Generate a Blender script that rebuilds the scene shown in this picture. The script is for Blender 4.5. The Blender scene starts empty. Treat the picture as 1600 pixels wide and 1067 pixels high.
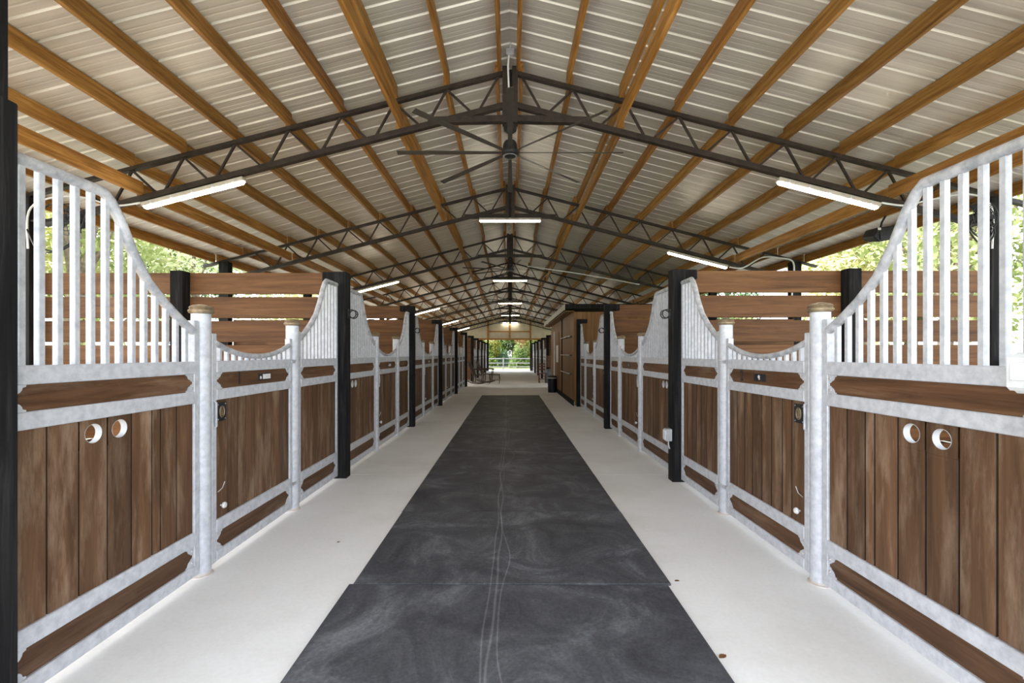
import bpy, bmesh, math, random
from mathutils import Vector, Matrix
random.seed(7)
S = bpy.context.scene
COL = S.collection
# ------------------------------------------------------------------ camera
EYE = 1.36
cam_d = bpy.data.cameras.new('camera')
cam_d.sensor_width = 36.0
cam_d.lens = 720.0 / 1600.0 * 36.0
cam_d.shift_x = 3.0 / 1600.0
cam_d.shift_y = 19.5 / 1600.0
cam_d.clip_start = 0.05
cam_d.clip_end = 600
cam = bpy.data.objects.new('camera', cam_d)
cam.location = (0, 0, EYE)
cam.rotation_euler = (math.pi / 2, 0, 0)
COL.objects.link(cam)
S.camera = cam
# ------------------------------------------------------------------ world, sun, exposure
W = bpy.data.worlds.new('sky')
S.world = W
W.use_nodes = True
nt = W.node_tree
nt.nodes.clear()
wo = nt.nodes.new('ShaderNodeOutputWorld')
bg = nt.nodes.new('ShaderNodeBackground')
sky = nt.nodes.new('ShaderNodeTexSky')
sky.sky_type = 'NISHITA'
sky.sun_disc = False
sky.sun_elevation = math.radians(42)
sky.sun_rotation = math.radians(-80)
sky.dust_density = 3.0
mix = nt.nodes.new('ShaderNodeMixRGB')
mix.inputs['Fac'].default_value = 0.72
mix.inputs['Color2'].default_value = (0.95, 0.97, 1.0, 1)
mul = nt.nodes.new('ShaderNodeMixRGB')
mul.blend_type = 'MULTIPLY'
mul.inputs['Fac'].default_value = 1.0
mul.inputs['Color2'].default_value = (0.25, 0.25, 0.25, 1)
nt.links.new(sky.outputs[0], mul.inputs['Color1'])
nt.links.new(mul.outputs[0], mix.inputs['Color1'])
nt.links.new(mix.outputs[0], bg.inputs['Color'])
bg.inputs['Strength'].default_value = 1.9
nt.links.new(bg.outputs[0], wo.inputs['Surface'])

sun_d = bpy.data.lights.new('sun', 'SUN')
sun_d.energy = 4.5
sun_d.angle = math.radians(1.2)
sun_d.color = (1.0, 0.95, 0.86)
sun = bpy.data.objects.new('sun', sun_d)
sun.rotation_euler = Vector((math.cos(math.radians(42)) * 0.97, 0.16, -math.sin(math.radians(42)))).to_track_quat('-Z', 'Y').to_euler()
COL.objects.link(sun)
vs = S.view_settings
vs.view_transform = 'Standard'
vs.look = 'None'
vs.gamma = 1.0
vs.use_curve_mapping = False
vs.exposure = 1.28
TUBE = 18.0     # strength of the fluorescent tubes
try:
    S.cycles.max_bounces = 10
    S.cycles.diffuse_bounces = 7
    S.cycles.use_denoising = True
    S.cycles.sample_clamp_indirect = 6
except Exception:
    pass

# ------------------------------------------------------------------ materials
def mat_base(name, rough=0.6, metal=0.0):
    m = bpy.data.materials.new(name)
    m.use_nodes = True
    n = m.node_tree
    b = n.nodes['Principled BSDF']
    b.inputs['Roughness'].default_value = rough
    b.inputs['Metallic'].default_value = metal
    b.inputs['Specular IOR Level'].default_value = 0.3
    return m, n, b

def add(n, kind, **kw):
    x = n.nodes.new(kind)
    for k, v in kw.items():
        if k in x.inputs:
            x.inputs[k].default_value = v
        else:
            setattr(x, k, v)
    return x

def coords(n, scale, off_random=True):
    tc = n.nodes.new('ShaderNodeTexCoord')
    mp = n.nodes.new('ShaderNodeMapping')
    mp.inputs['Scale'].default_value = scale
    n.links.new(tc.outputs['Object'], mp.inputs['Vector'])
    if off_random:
        oi = n.nodes.new('ShaderNodeObjectInfo')
        ml = add(n, 'ShaderNodeMath', operation='MULTIPLY')
        ml.inputs[1].default_value = 37.0
        n.links.new(oi.outputs['Random'], ml.inputs[0])
        n.links.new(ml.outputs[0], mp.inputs['Location'])
    return mp

def ramp(n, stops):
    r = n.nodes.new('ShaderNodeValToRGB')
    e = r.color_ramp.elements
    e[0].position, e[0].color = stops[0][0], (*stops[0][1], 1)
    e[1].position, e[1].color = stops[-1][0], (*stops[-1][1], 1)
    for p, c in stops[1:-1]:
        q = e.new(p)
        q.color = (*c, 1)
    return r

def wood(name, dark, base, light, axis, grain=14.0, wear=0.0, wearcol=(0.36, 0.27, 0.19), rough=0.6, tone=True):
    m, n, b = mat_base(name, rough)
    sc = [grain, grain, grain]
    sc['xyz'.index(axis)] = grain * 0.06
    mp = coords(n, sc)
    nz = add(n, 'ShaderNodeTexNoise', Scale=1.6, Detail=7.0, Roughness=0.68, Distortion=0.6)
    n.links.new(mp.outputs[0], nz.inputs['Vector'])
    rp = ramp(n, [(0.28, dark), (0.5, base), (0.72, light)])
    n.links.new(nz.outputs['Fac'], rp.inputs[0])
    last = rp.outputs[0]
    if wear:
        sc2 = [7.0] * 3
        sc2['xyz'.index(axis)] = 1.3
        mp2 = coords(n, sc2)
        n2 = add(n, 'ShaderNodeTexNoise', Scale=1.0, Detail=6.0, Roughness=0.7)
        n.links.new(mp2.outputs[0], n2.inputs['Vector'])
        r2 = ramp(n, [(0.5, (0, 0, 0)), (0.72, (wear, wear, wear))])
        n.links.new(n2.outputs['Fac'], r2.inputs[0])
        mx = n.nodes.new('ShaderNodeMixRGB')
        mx.inputs['Color2'].default_value = (*wearcol, 1)
        n.links.new(r2.outputs[0], mx.inputs['Fac'])
        n.links.new(last, mx.inputs['Color1'])
        last = mx.outputs[0]
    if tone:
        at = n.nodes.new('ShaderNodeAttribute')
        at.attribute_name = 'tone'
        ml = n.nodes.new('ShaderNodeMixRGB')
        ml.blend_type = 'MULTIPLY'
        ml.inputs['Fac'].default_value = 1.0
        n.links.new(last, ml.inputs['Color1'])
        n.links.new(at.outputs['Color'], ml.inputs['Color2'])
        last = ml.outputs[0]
    n.links.new(last, b.inputs['Base Color'])
    bp = add(n, 'ShaderNodeBump', Strength=0.35, Distance=0.004)
    n.links.new(nz.outputs['Fac'], bp.inputs['Height'])
    n.links.new(bp.outputs[0], b.inputs['Normal'])
    return m

def mottled(name, c1, c2, scale=6.0, rough=0.6, metal=0.0, detail=6.0, bump=0.0, lo=0.35, hi=0.65):
    m, n, b = mat_base(name, rough, metal)
    mp = coords(n, (1, 1, 1))
    nz = add(n, 'ShaderNodeTexNoise', Scale=scale, Detail=detail, Roughness=0.65)
    n.links.new(mp.outputs[0], nz.inputs['Vector'])
    rp = ramp(n, [(lo, c1), (hi, c2)])
    n.links.new(nz.outputs['Fac'], rp.inputs[0])
    n.links.new(rp.outputs[0], b.inputs['Base Color'])
    if bump:
        bp = add(n, 'ShaderNodeBump', Strength=bump, Distance=0.004)
        n.links.new(nz.outputs['Fac'], bp.inputs['Height'])
        n.links.new(bp.outputs[0], b.inputs['Normal'])
    return m

def emit(name, col, k):
    m, n, b = mat_base(name, 0.4)
    b.inputs['Base Color'].default_value = (0.8, 0.8, 0.8, 1)
    b.inputs['Emission Color'].default_value = (*col, 1)
    b.inputs['Emission Strength'].default_value = k
    return m

M = {}
D, B_, L_ = (0.062, 0.030, 0.014), (0.112, 0.058, 0.029), (0.175, 0.098, 0.052)
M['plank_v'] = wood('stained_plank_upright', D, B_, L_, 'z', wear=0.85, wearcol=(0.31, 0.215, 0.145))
M['plank_y'] = wood('stained_plank_along_aisle', (0.05, 0.022, 0.009), (0.115, 0.056, 0.027), (0.19, 0.105, 0.055), 'y', wear=0.5, wearcol=(0.3, 0.2, 0.13))
M['board_x'] = wood('stained_board_cross', (0.065, 0.026, 0.008), (0.135, 0.060, 0.021), (0.215, 0.105, 0.040), 'x', grain=10, wear=0.25, wearcol=(0.25, 0.14, 0.065))
M['board_y'] = wood('stained_board_side', (0.085, 0.04, 0.019), (0.16, 0.08, 0.038), (0.23, 0.125, 0.062), 'y', grain=10)
M['purlin'] = wood('pine_timber', (0.13, 0.052, 0.010), (0.34, 0.155, 0.034), (0.56, 0.31, 0.095), 'y', grain=17, rough=0.55)
M['pine_x'] = wood('pine_timber_cross', (0.25, 0.11, 0.03), (0.42, 0.21, 0.06), (0.55, 0.32, 0.11), 'x', grain=13, rough=0.55)
M['ply'] = wood('tack_room_siding', (0.12, 0.055, 0.016), (0.20, 0.098, 0.032), (0.28, 0.15, 0.055), 'z', grain=7)
M['black'] = wood('black_stained_post', (0.006, 0.006, 0.007), (0.014, 0.0135, 0.014), (0.038, 0.036, 0.036), 'z', grain=16, rough=0.85)
M['black'].node_tree.nodes['Principled BSDF'].inputs['Specular IOR Level'].default_value = 0.12
M['steel'] = mottled('dark_brown_steel', (0.020, 0.015, 0.012), (0.045, 0.034, 0.028), 9, 0.5)
M['galv'] = mottled('galvanized_steel', (0.44, 0.46, 0.505), (0.62, 0.64, 0.685), 22, 0.5, 0.12, bump=0.06, lo=0.3, hi=0.62)
def rusty(m):
    n = m.node_tree; b = n.nodes['Principled BSDF']
    src = b.inputs['Base Color'].links[0].from_socket
    mp = coords(n, (1, 1, 1)); nz = add(n, 'ShaderNodeTexNoise', Scale=4.5, Detail=9.0, Roughness=0.75)
    n.links.new(mp.outputs[0], nz.inputs['Vector'])
    r = ramp(n, [(0.665, (0, 0, 0)), (0.74, (0.7, 0.7, 0.7))]); n.links.new(nz.outputs['Fac'], r.inputs[0])
    x = n.nodes.new('ShaderNodeMixRGB'); x.inputs[2].default_value = (0.30, 0.11, 0.04, 1)
    n.links.new(r.outputs[0], x.inputs[0]); n.links.new(src, x.inputs[1]); n.links.new(x.outputs[0], b.inputs['Base Color'])
rusty(M['galv'])
M['tube'] = mottled('galvanized_pipe', (0.36, 0.38, 0.42), (0.66, 0.67, 0.71), 16, 0.42, 0.25, bump=0.08)
M['brass'] = mottled('weathered_brass', (0.20, 0.145, 0.08), (0.36, 0.29, 0.20), 20, 0.42, 0.5)
M['iron'] = mottled('black_iron', (0.012, 0.012, 0.014), (0.03, 0.03, 0.034), 20, 0.45)
M['plate'] = mottled('black_plate', (0.01, 0.01, 0.012), (0.035, 0.036, 0.04), 40, 0.4)
M['ivory'] = mottled('white_card', (0.6, 0.6, 0.6), (0.8, 0.8, 0.8), 30, 0.6)
M['pvc'] = mottled('grey_pvc', (0.42, 0.44, 0.46), (0.55, 0.57, 0.6), 12, 0.5)
M['white'] = mottled('white_plastic', (0.66, 0.68, 0.7), (0.78, 0.8, 0.82), 10, 0.4)
M['rod'] = mottled('bright_rod', (0.5, 0.5, 0.5), (0.7, 0.7, 0.7), 10, 0.3, 0.7)
M['fence'] = mottled('weathered_grey_rail', (0.16, 0.17, 0.17), (0.26, 0.27, 0.27), 3, 0.7)
M['wicker'] = mottled('dark_bronze_metal', (0.022, 0.013, 0.010), (0.07, 0.04, 0.03), 30, 0.45)
M['bin'] = mottled('black_bin_plastic', (0.010, 0.010, 0.012), (0.02, 0.02, 0.024), 8, 0.4)
M['rim'] = mottled('pale_rim', (0.5, 0.45, 0.42), (0.6, 0.55, 0.5), 8, 0.5)
M['blue'] = mottled('blue_grey_plastic', (0.10, 0.14, 0.19), (0.16, 0.21, 0.27), 8, 0.5)
M['blanket'] = mottled('brown_wool', (0.12, 0.07, 0.045), (0.22, 0.13, 0.09), 12, 0.9)
M['brownwood'] = mottled('reddish_chair_wood', (0.10, 0.04, 0.02), (0.2, 0.09, 0.04), 10, 0.5)
M['fascia'] = mottled('pale_fascia', (0.42, 0.39, 0.34), (0.55, 0.51, 0.45), 8, 0.6)
M['leafdry'] = mottled('dry_leaf_brown', (0.10, 0.045, 0.015), (0.25, 0.12, 0.04), 30, 0.7)
M['tube_on'] = emit('lit_tube', (1.0, 0.90, 0.72), TUBE)
M['blade'] = mottled('bronze_fan_blade', (0.055, 0.047, 0.04), (0.075, 0.066, 0.058), 8, 0.45)

# concrete
def concrete():
    m, n, b = mat_base('broom_finished_concrete', 0.75)
    mp = coords(n, (1, 1, 1), False)
    a = add(n, 'ShaderNodeTexNoise', Scale=0.8, Detail=8.0, Roughness=0.65)
    c = add(n, 'ShaderNodeTexNoise', Scale=45.0, Detail=4.0, Roughness=0.7)
    n.links.new(mp.outputs[0], a.inputs['Vector']); n.links.new(mp.outputs[0], c.inputs['Vector'])
    r = ramp(n, [(0.28, (0.66, 0.65, 0.62)), (0.5, (0.77, 0.77, 0.755)), (0.7, (0.82, 0.82, 0.815))])
    n.links.new(a.outputs['Fac'], r.inputs[0])
    r2 = ramp(n, [(0.3, (0.94, 0.94, 0.94)), (0.6, (1, 1, 1))])
    n.links.new(c.outputs['Fac'], r2.inputs[0])
    x = n.nodes.new('ShaderNodeMixRGB'); x.blend_type = 'MULTIPLY'; x.inputs[0].default_value = 1
    n.links.new(r.outputs[0], x.inputs[1]); n.links.new(r2.outputs[0], x.inputs[2])
    n.links.new(x.outputs[0], b.inputs['Base Color'])
    bp = add(n, 'ShaderNodeBump', Strength=0.15, Distance=0.003)
    n.links.new(c.outputs['Fac'], bp.inputs['Height']); n.links.new(bp.outputs[0], b.inputs['Normal'])
    return m
M['concrete'] = concrete()

def rubber():
    m, n, b = mat_base('dusty_black_rubber', 0.62)
    mp = coords(n, (1, 1, 1), True)
    a = add(n, 'ShaderNodeTexNoise', Scale=2.2, Detail=9.0, Roughness=0.72, Distortion=0.8)
    c = add(n, 'ShaderNodeTexNoise', Scale=60.0, Detail=5.0, Roughness=0.75)
    mp2 = coords(n, (9, 1.1, 1), True)
    s = add(n, 'ShaderNodeTexNoise', Scale=1.6, Detail=8.0, Roughness=0.8, Distortion=1.6)
    n.links.new(mp.outputs[0], a.inputs['Vector']); n.links.new(mp.outputs[0], c.inputs['Vector'])
    n.links.new(mp2.outputs[0], s.inputs['Vector'])
    r = ramp(n, [(0.35, (0.038, 0.039, 0.045)), (0.52, (0.068, 0.070, 0.079)), (0.72, (0.16, 0.165, 0.18))])
    n.links.new(a.outputs['Fac'], r.inputs[0])
    r2 = ramp(n, [(0.35, (0.75, 0.75, 0.75)), (0.7, (1.35, 1.35, 1.35))])
    n.links.new(c.outputs['Fac'], r2.inputs[0])
    r3 = ramp(n, [(0.66, (0, 0, 0)), (0.84, (0.5, 0.5, 0.5))])
    n.links.new(s.outputs['Fac'], r3.inputs[0])
    x = n.nodes.new('ShaderNodeMixRGB'); x.blend_type = 'MULTIPLY'; x.inputs[0].default_value = 1
    n.links.new(r.outputs[0], x.inputs[1]); n.links.new(r2.outputs[0], x.inputs[2])
    y = n.nodes.new('ShaderNodeMixRGB')
    n.links.new(r3.outputs[0], y.inputs[0]); n.links.new(x.outputs[0], y.inputs[1]); y.inputs[2].default_value = (0.28, 0.28, 0.29, 1)
    gp = n.nodes.new('ShaderNodeNewGeometry')
    last = y.outputs[0]
    for off, amp, wid, sc in ((0.085, 0.22, 0.010, 0.55), (0.115, 0.20, 0.007, 0.5), (0.02, 0.9, 0.006, 0.35)):
        sp = n.nodes.new('ShaderNodeSeparateXYZ'); n.links.new(gp.outputs['Position'], sp.inputs[0])
        cb = n.nodes.new('ShaderNodeCombineXYZ'); n.links.new(sp.outputs['Y'], cb.inputs['Y']); cb.inputs['X'].default_value = off * 9
        nn = add(n, 'ShaderNodeTexNoise', Scale=sc, Detail=2.0); n.links.new(cb.outputs[0], nn.inputs['Vector'])
        m1 = add(n, 'ShaderNodeMath', operation='MULTIPLY_ADD'); m1.inputs[1].default_value = amp; m1.inputs[2].default_value = off - amp / 2
        n.links.new(nn.outputs['Fac'], m1.inputs[0])
        m2 = add(n, 'ShaderNodeMath', operation='ADD'); n.links.new(m1.outputs[0], m2.inputs[0]); n.links.new(sp.outputs['X'], m2.inputs[1])
        m3 = add(n, 'ShaderNodeMath', operation='ABSOLUTE'); n.links.new(m2.outputs[0], m3.inputs[0])
        mr = n.nodes.new('ShaderNodeMapRange'); mr.inputs['From Min'].default_value = 0; mr.inputs['From Max'].default_value = wid
        mr.inputs['To Min'].default_value = 0.55; mr.inputs['To Max'].default_value = 0; n.links.new(m3.outputs[0], mr.inputs['Value'])
        m4 = add(n, 'ShaderNodeMath', operation='MULTIPLY'); n.links.new(mr.outputs[0], m4.inputs[0]); n.links.new(a.outputs['Fac'], m4.inputs[1])
        z = n.nodes.new('ShaderNodeMixRGB'); n.links.new(m4.outputs[0], z.inputs[0]); n.links.new(last, z.inputs[1]); z.inputs[2].default_value = (0.34, 0.34, 0.35, 1)
        last = z.outputs[0]
    n.links.new(last, b.inputs['Base Color'])
    bp = add(n, 'ShaderNodeBump', Strength=0.3, Distance=0.003)
    n.links.new(c.outputs['Fac'], bp.inputs['Height']); n.links.new(bp.outputs[0], b.inputs['Normal'])
    return m
M['rubber'] = rubber()

def roofmat():
    m, n, b = mat_base('galvalume_sheet', 0.42, 0.35)
    mp = coords(n, (0.35, 9, 0.35), False)
    a = add(n, 'ShaderNodeTexNoise', Scale=1.3, Detail=6.0, Roughness=0.6)
    n.links.new(mp.outputs[0], a.inputs['Vector'])
    r = ramp(n, [(0.3, (0.57, 0.55, 0.495)), (0.7, (0.80, 0.78, 0.715))])
    n.links.new(a.outputs['Fac'], r.inputs[0]); n.links.new(r.outputs[0], b.inputs['Base Color'])
    return m
M['roof'] = roofmat()
M['gable'] = mottled('gable_sheet', (0.62, 0.58, 0.46), (0.74, 0.70, 0.58), 3, 0.5, 0.1)
M['shavings'] = mottled('stall_bedding', (0.25, 0.18, 0.11), (0.45, 0.35, 0.24), 25, 0.9)
M['sand'] = mottled('pale_sand', (0.34, 0.32, 0.27), (0.46, 0.44, 0.38), 2, 0.9)
M['grass'] = mottled('mown_grass', (0.10, 0.15, 0.04), (0.22, 0.26, 0.09), 1.5, 0.9)
M['bark'] = mottled('tree_bark', (0.10, 0.08, 0.06), (0.25, 0.20, 0.15), 8, 0.9)
def leafm(name, c1, c2):
    m = mottled(name, c1, c2, 0.9, 0.6, lo=0.3, hi=0.7)
    b = m.node_tree.nodes['Principled BSDF']
    b.inputs['Subsurface Weight'].default_value = 0.0
    return m
M['leaf_a'] = leafm('green_leaves', (0.22, 0.28, 0.10), (0.50, 0.55, 0.26))
M['leaf_b'] = leafm('yellow_green_leaves', (0.38, 0.40, 0.16), (0.66, 0.64, 0.34))
M['leaf_c'] = leafm('dark_green_leaves', (0.03, 0.09, 0.03), (0.12, 0.22, 0.09))
M['leaf_e'] = leafm('deep_green_leaves', (0.03, 0.07, 0.012), (0.13, 0.19, 0.035))  # deeper base green for the far trees and shrubs
M['leaf_f'] = leafm('olive_leaves', (0.09, 0.12, 0.015), (0.26, 0.25, 0.04))
M['leaf_d'] = leafm('autumn_leaves', (0.16, 0.09, 0.03), (0.34, 0.20, 0.09))

# ------------------------------------------------------------------ mesh builder
class MB:
    def __init__(s):
        s.v, s.f, s.t = [], [], []
    def quadbox(s, pts, tone=1.0):
        o = len(s.v); s.v += [tuple(p) for p in pts]
        for q in ((0, 3, 2, 1), (4, 5, 6, 7), (0, 1, 5, 4), (1, 2, 6, 5), (2, 3, 7, 6), (3, 0, 4, 7)):
            s.f.append([o + i for i in q]); s.t.append(tone)
        return s
    def box(s, x0, x1, y0, y1, z0, z1, tone=1.0):
        x0, x1 = min(x0, x1), max(x0, x1); y0, y1 = min(y0, y1), max(y0, y1); z0, z1 = min(z0, z1), max(z0, z1)
        return s.quadbox([(x0, y0, z0), (x1, y0, z0), (x1, y1, z0), (x0, y1, z0), (x0, y0, z1), (x1, y0, z1), (x1, y1, z1), (x0, y1, z1)], tone)
    def beam(s, p, q, w, h, up=(0, 0, 1), tone=1.0):
        p, q = Vector(p), Vector(q); d = (q - p).normalized()
        u = Vector(up); r = d.cross(u)
        if r.length < 1e-4: u = Vector((0, 1, 0)); r = d.cross(u)
        r.normalize(); u = r.cross(d)
        pts = []
        for c in (p, q):
            for a, b in ((-1, -1), (1, -1), (1, 1), (-1, 1)):
                pts.append(c + r * a * w / 2 + u * b * h / 2)
        return s.quadbox(pts, tone)
    def tube(s, pts, r, n=8, tone=1.0):
        pts = [Vector(p) for p in pts]; o = len(s.v); prev = None
        for i, p in enumerate(pts):
            d = (pts[min(i + 1, len(pts) - 1)] - pts[max(i - 1, 0)]).normalized()
            if prev is None:
                a = Vector((0, 0, 1)) if abs(d.z) < 0.9 else Vector((1, 0, 0))
                x = d.cross(a).normalized()
            else:
                x = (prev - d * prev.dot(d)).normalized()
            prev = x; y = d.cross(x)
            rr = r[i] if isinstance(r, (list, tuple)) else r
            for k in range(n):
                t = 2 * math.pi * k / n
                s.v.append(tuple(p + x * math.cos(t) * rr + y * math.sin(t) * rr))
        for i in range(len(pts) - 1):
            for k in range(n):
                k2 = (k + 1) % n
                s.f.append([o + i * n + k, o + i * n + k2, o + (i + 1) * n + k2, o + (i + 1) * n + k]); s.t.append(tone)
        s.f.append([o + k for k in range(n)][::-1]); s.t.append(tone)
        e = o + (len(pts) - 1) * n
        s.f.append([e + k for k in range(n)]); s.t.append(tone)
        return s
    def lathe(s, prof, c, n=20, axis='z', tone=1.0):
        o = len(s.v)
        for r, h in prof:
            for k in range(n):
                t = 2 * math.pi * k / n; a, b = math.cos(t) * r, math.sin(t) * r
                if axis == 'z': p = (c[0] + a, c[1] + b, c[2] + h)
                elif axis == 'x': p = (c[0] + h, c[1] + a, c[2] + b)
                else: p = (c[0] + a, c[1] + h, c[2] + b)
                s.v.append(p)
        for i in range(len(prof) - 1):
            for k in range(n):
                k2 = (k + 1) % n
                s.f.append([o + i * n + k, o + i * n + k2, o + (i + 1) * n + k2, o + (i + 1) * n + k]); s.t.append(tone)
        s.f.append([o + k for k in range(n)][::-1]); s.t.append(tone)
        e = o + (len(prof) - 1) * n
        s.f.append([e + k for k in range(n)]); s.t.append(tone)
        return s
    def prism(s, a, b, tone=1.0):
        """a, b: matching outlines (front and back)."""
        o = len(s.v); n = len(a); s.v += [tuple(p) for p in a] + [tuple(p) for p in b]
        s.f.append(list(range(o, o + n))); s.t.append(tone)
        s.f.append(list(range(o + n, o + 2 * n))[::-1]); s.t.append(tone)
        for i in range(n):
            j = (i + 1) % n
            s.f.append([o + i, o + j, o + n + j, o + n + i]); s.t.append(tone)
        return s
    def build(s, name, mat, parent=None, bevel=0.0, smooth=False, label=None, loc=None, fix=True):
        org = Vector(parent['_w']) if parent is not None else Vector(loc or (0, 0, 0))
        me = bpy.data.meshes.new(name)
        me.from_pydata([tuple(Vector(v) - org) for v in s.v], [], s.f)
        if fix:
            bm = bmesh.new(); bm.from_mesh(me)
            bmesh.ops.recalc_face_normals(bm, faces=bm.faces)
            bm.to_mesh(me); bm.free()
        at = me.attributes.new('tone', 'FLOAT_COLOR', 'FACE')
        at.data.foreach_set('color', [c for t in s.t for c in (t, t, t, 1.0)])
        me.materials.append(mat)
        if smooth:
            me.shade_smooth()
            try: me.set_sharp_from_angle(angle=math.radians(35))
            except Exception: pass
        o = bpy.data.objects.new(name, me); COL.objects.link(o)
        if parent is not None:
            o.parent = parent
            o['_w'] = parent['_w']
        else:
            o.location = org; o['_w'] = tuple(org)
        if bevel:
            md = o.modifiers.new('edge', 'BEVEL'); md.width = bevel; md.segments = 1; md.limit_method = 'ANGLE'
        if label: o['label'] = label
        return o

def thing(name, label, cat, loc, group=None):
    o = bpy.data.objects.new(name, None); COL.objects.link(o)
    o.empty_display_size = 0.05
    o.location = loc; o['_w'] = tuple(loc)
    o['label'] = label; o['category'] = cat
    if group: o['group'] = group
    return o
def tag(o, label, cat, group=None, kind=None):
    o['label'] = label; o['category'] = cat
    if group: o['group'] = group
    if kind: o['kind'] = kind
    return o
def struct(o, label=None, cat=None):
    o['kind'] = 'structure'
    if label: o['label'] = label
    if cat: o['category'] = cat
    return o
def rt(a=0.82, b=1.15): return random.uniform(a, b)
ORD = ['nearest', 'second', 'third', 'fourth', 'fifth', 'sixth', 'seventh', 'eighth', 'ninth', 'tenth', 'eleventh', 'twelfth']

# ------------------------------------------------------------------ layout
LB = [1.61, 5.10, 8.65, 12.15, 15.70, 19.20, 22.70, 26.25, 29.80, 33.35, 36.90]
RB = [1.45, 4.96, 8.43, 11.95, 15.40, 18.90, 22.00, 25.60, 29.20, 32.80, 36.90]
LG = {0: (2.844, 4.035), 1: (6.50, 7.70), 2: (10.0, 11.2)}
RG = {0: (2.735, 3.93), 1: (6.43, 7.64), 2: (9.90, 11.10)}
TY = LB[1:]
XL, XR = -1.90, 1.835
SL = 0.257                     # roof slope
def top_z(x): return 4.50 - SL * abs(x)       # top of the truss top chord
def bot_z(x): return 4.155 - SL * abs(x)      # top of the bottom chord
def wx(side, w): return XL + w if side < 0 else XR - w
def sn(side): return 'left' if side < 0 else 'right'
END = 37.0

# ------------------------------------------------------------------ ground, floor
g = MB().box(-90, 90, -30, 140, -0.30, -0.06).build('ground', M['sand'], loc=(0, 0, 0)); struct(g)
g = MB().box(-90, 90, 44, 140, -0.10, -0.03).build('lawn', M['grass'], loc=(0, 0, 0)); struct(g, 'green lawn beyond the pipe fence', 'lawn')
for sx, nm in ((-1, 'left'), (1, 'right')):
    g = MB().box(sx * 9, sx * 90, -30, 44, -0.10, -0.035).build('lawn', M['grass']); struct(g, 'sunny grass outside the %s stalls' % nm, 'lawn')
fl = MB()
ys = [-3.0, 1.55, 5.2, 8.7, 12.2, 15.35, 19.1, 22.6, 26.3, 29.8, 33.3, END + 0.6]
for a, b in zip(ys[:-1], ys[1:]):
    fl.box(-2.05, 2.05, a + 0.002, b - 0.002, -0.1, 0.0)
fl.box(-5.5, -2.05, 19.2, 22.7, -0.1, 0.0); fl.box(2.05, 5.5, 18.9, 22.0, -0.1, 0.0)
struct(fl.build('floor', M['concrete'], bevel=0.003))
for sd in (-1, 1):
    m = MB()
    a, b = (19.2, 22.7) if sd < 0 else (18.9, 22.0)
    m.box(sd * 2.05, sd * 5.5, 0.5, a, -0.1, -0.01); m.box(sd * 2.05, sd * 5.5, b, END, -0.1, -0.01)
    struct(m.build('floor_stalls', M['shavings']))

# ------------------------------------------------------------------ rubber mats
y = 2.705 - 2 * 1.234
for i in range(12):
    y0 = y + i * 1.234
    sh = (-0.012 if i < 2 else 0.012) + random.uniform(-0.004, 0.004)
    y1 = y0 + 1.234 - (0.016 if i == 1 else 0.003)
    r = MB()
    # slightly wavy edges
    tw = 0.010 if i == 1 else 0.0
    a = [(-0.932 + sh, y0, 0.0005), (0.932 + sh, y0 + random.uniform(-0.004, 0), 0.0005), (0.932 + sh, y1 - tw, 0.0005), (-0.932 + sh, y1 + tw, 0.0005)]
    r.prism([(p[0], p[1], 0.014) for p in a], a)
    o = r.build('rubber_mat', M['rubber'], loc=(sh, y0 + 0.6, 0), bevel=0.002)
    tag(o, ['black dusty rubber stall mat at the very front of the aisle, mostly below the frame',
            'black dusty rubber stall mat in the foreground, before the open seam'][i] if i < 2 else
        'black rubber mat along the aisle centre, %s beyond the open front seam' % (['first', 'second', 'third', 'fourth', 'fifth', 'sixth', 'seventh', 'eighth', 'ninth', 'last and farthest'][i - 2]),
        'mat', 'rubber mats down the aisle')

# ------------------------------------------------------------------ roof sheets
def roof_sheet(sd):
    P = 0.2286; prof = []
    y = -0.6
    while y < END + 0.5:
        prof += [(y, 0.0), (y + 0.052, 0.0), (y + 0.058, 0.0018), (y + 0.066, 0.0018), (y + 0.072, 0.0), (y + 0.108, 0.0), (y + 0.114, 0.0018), (y + 0.122, 0.0018), (y + 0.128, 0.0),
                 (y + 0.180, 0.0), (y + 0.190, 0.016), (y + 0.204, 0.016), (y + 0.214, 0.0)]
        y += P
    v, f = [], []
    xs = [0.0, 5.72]
    for x in xs:
        for (yy, dz) in prof:
            v.append((sd * x, yy, 4.64 - SL * x + dz))
    n = len(prof)
    for i in range(n - 1):
        f.append((i, i + 1, n + i + 1, n + i))
    m = MB(); m.v = v; m.f = f; m.t = [1.0] * len(f)
    o = m.build('roof_sheet', M['roof'], fix=False)
    md = o.modifiers.new('thick', 'SOLIDIFY'); md.thickness = 0.002; md.offset = 1 if sd < 0 else 1
    struct(o, '%s slope of ribbed galvalume metal roof sheeting' % sn(sd), 'roof')
roof_sheet(-1); roof_sheet(1)
m = MB()
for sd in (-1, 1):
    m.prism([(0, -0.6, 4.70), (sd * 0.20, -0.6, 4.65), (sd * 0.20, -0.6, 4.655), (0, -0.6, 4.705)],
            [(0, END + .5, 4.70), (sd * 0.20, END + .5, 4.65), (sd * 0.20, END + .5, 4.655), (0, END + .5, 4.705)])
struct(m.build('roof_ridge_cap', M['roof']), 'metal ridge cap folded over the roof peak', 'ridge cap')

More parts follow.
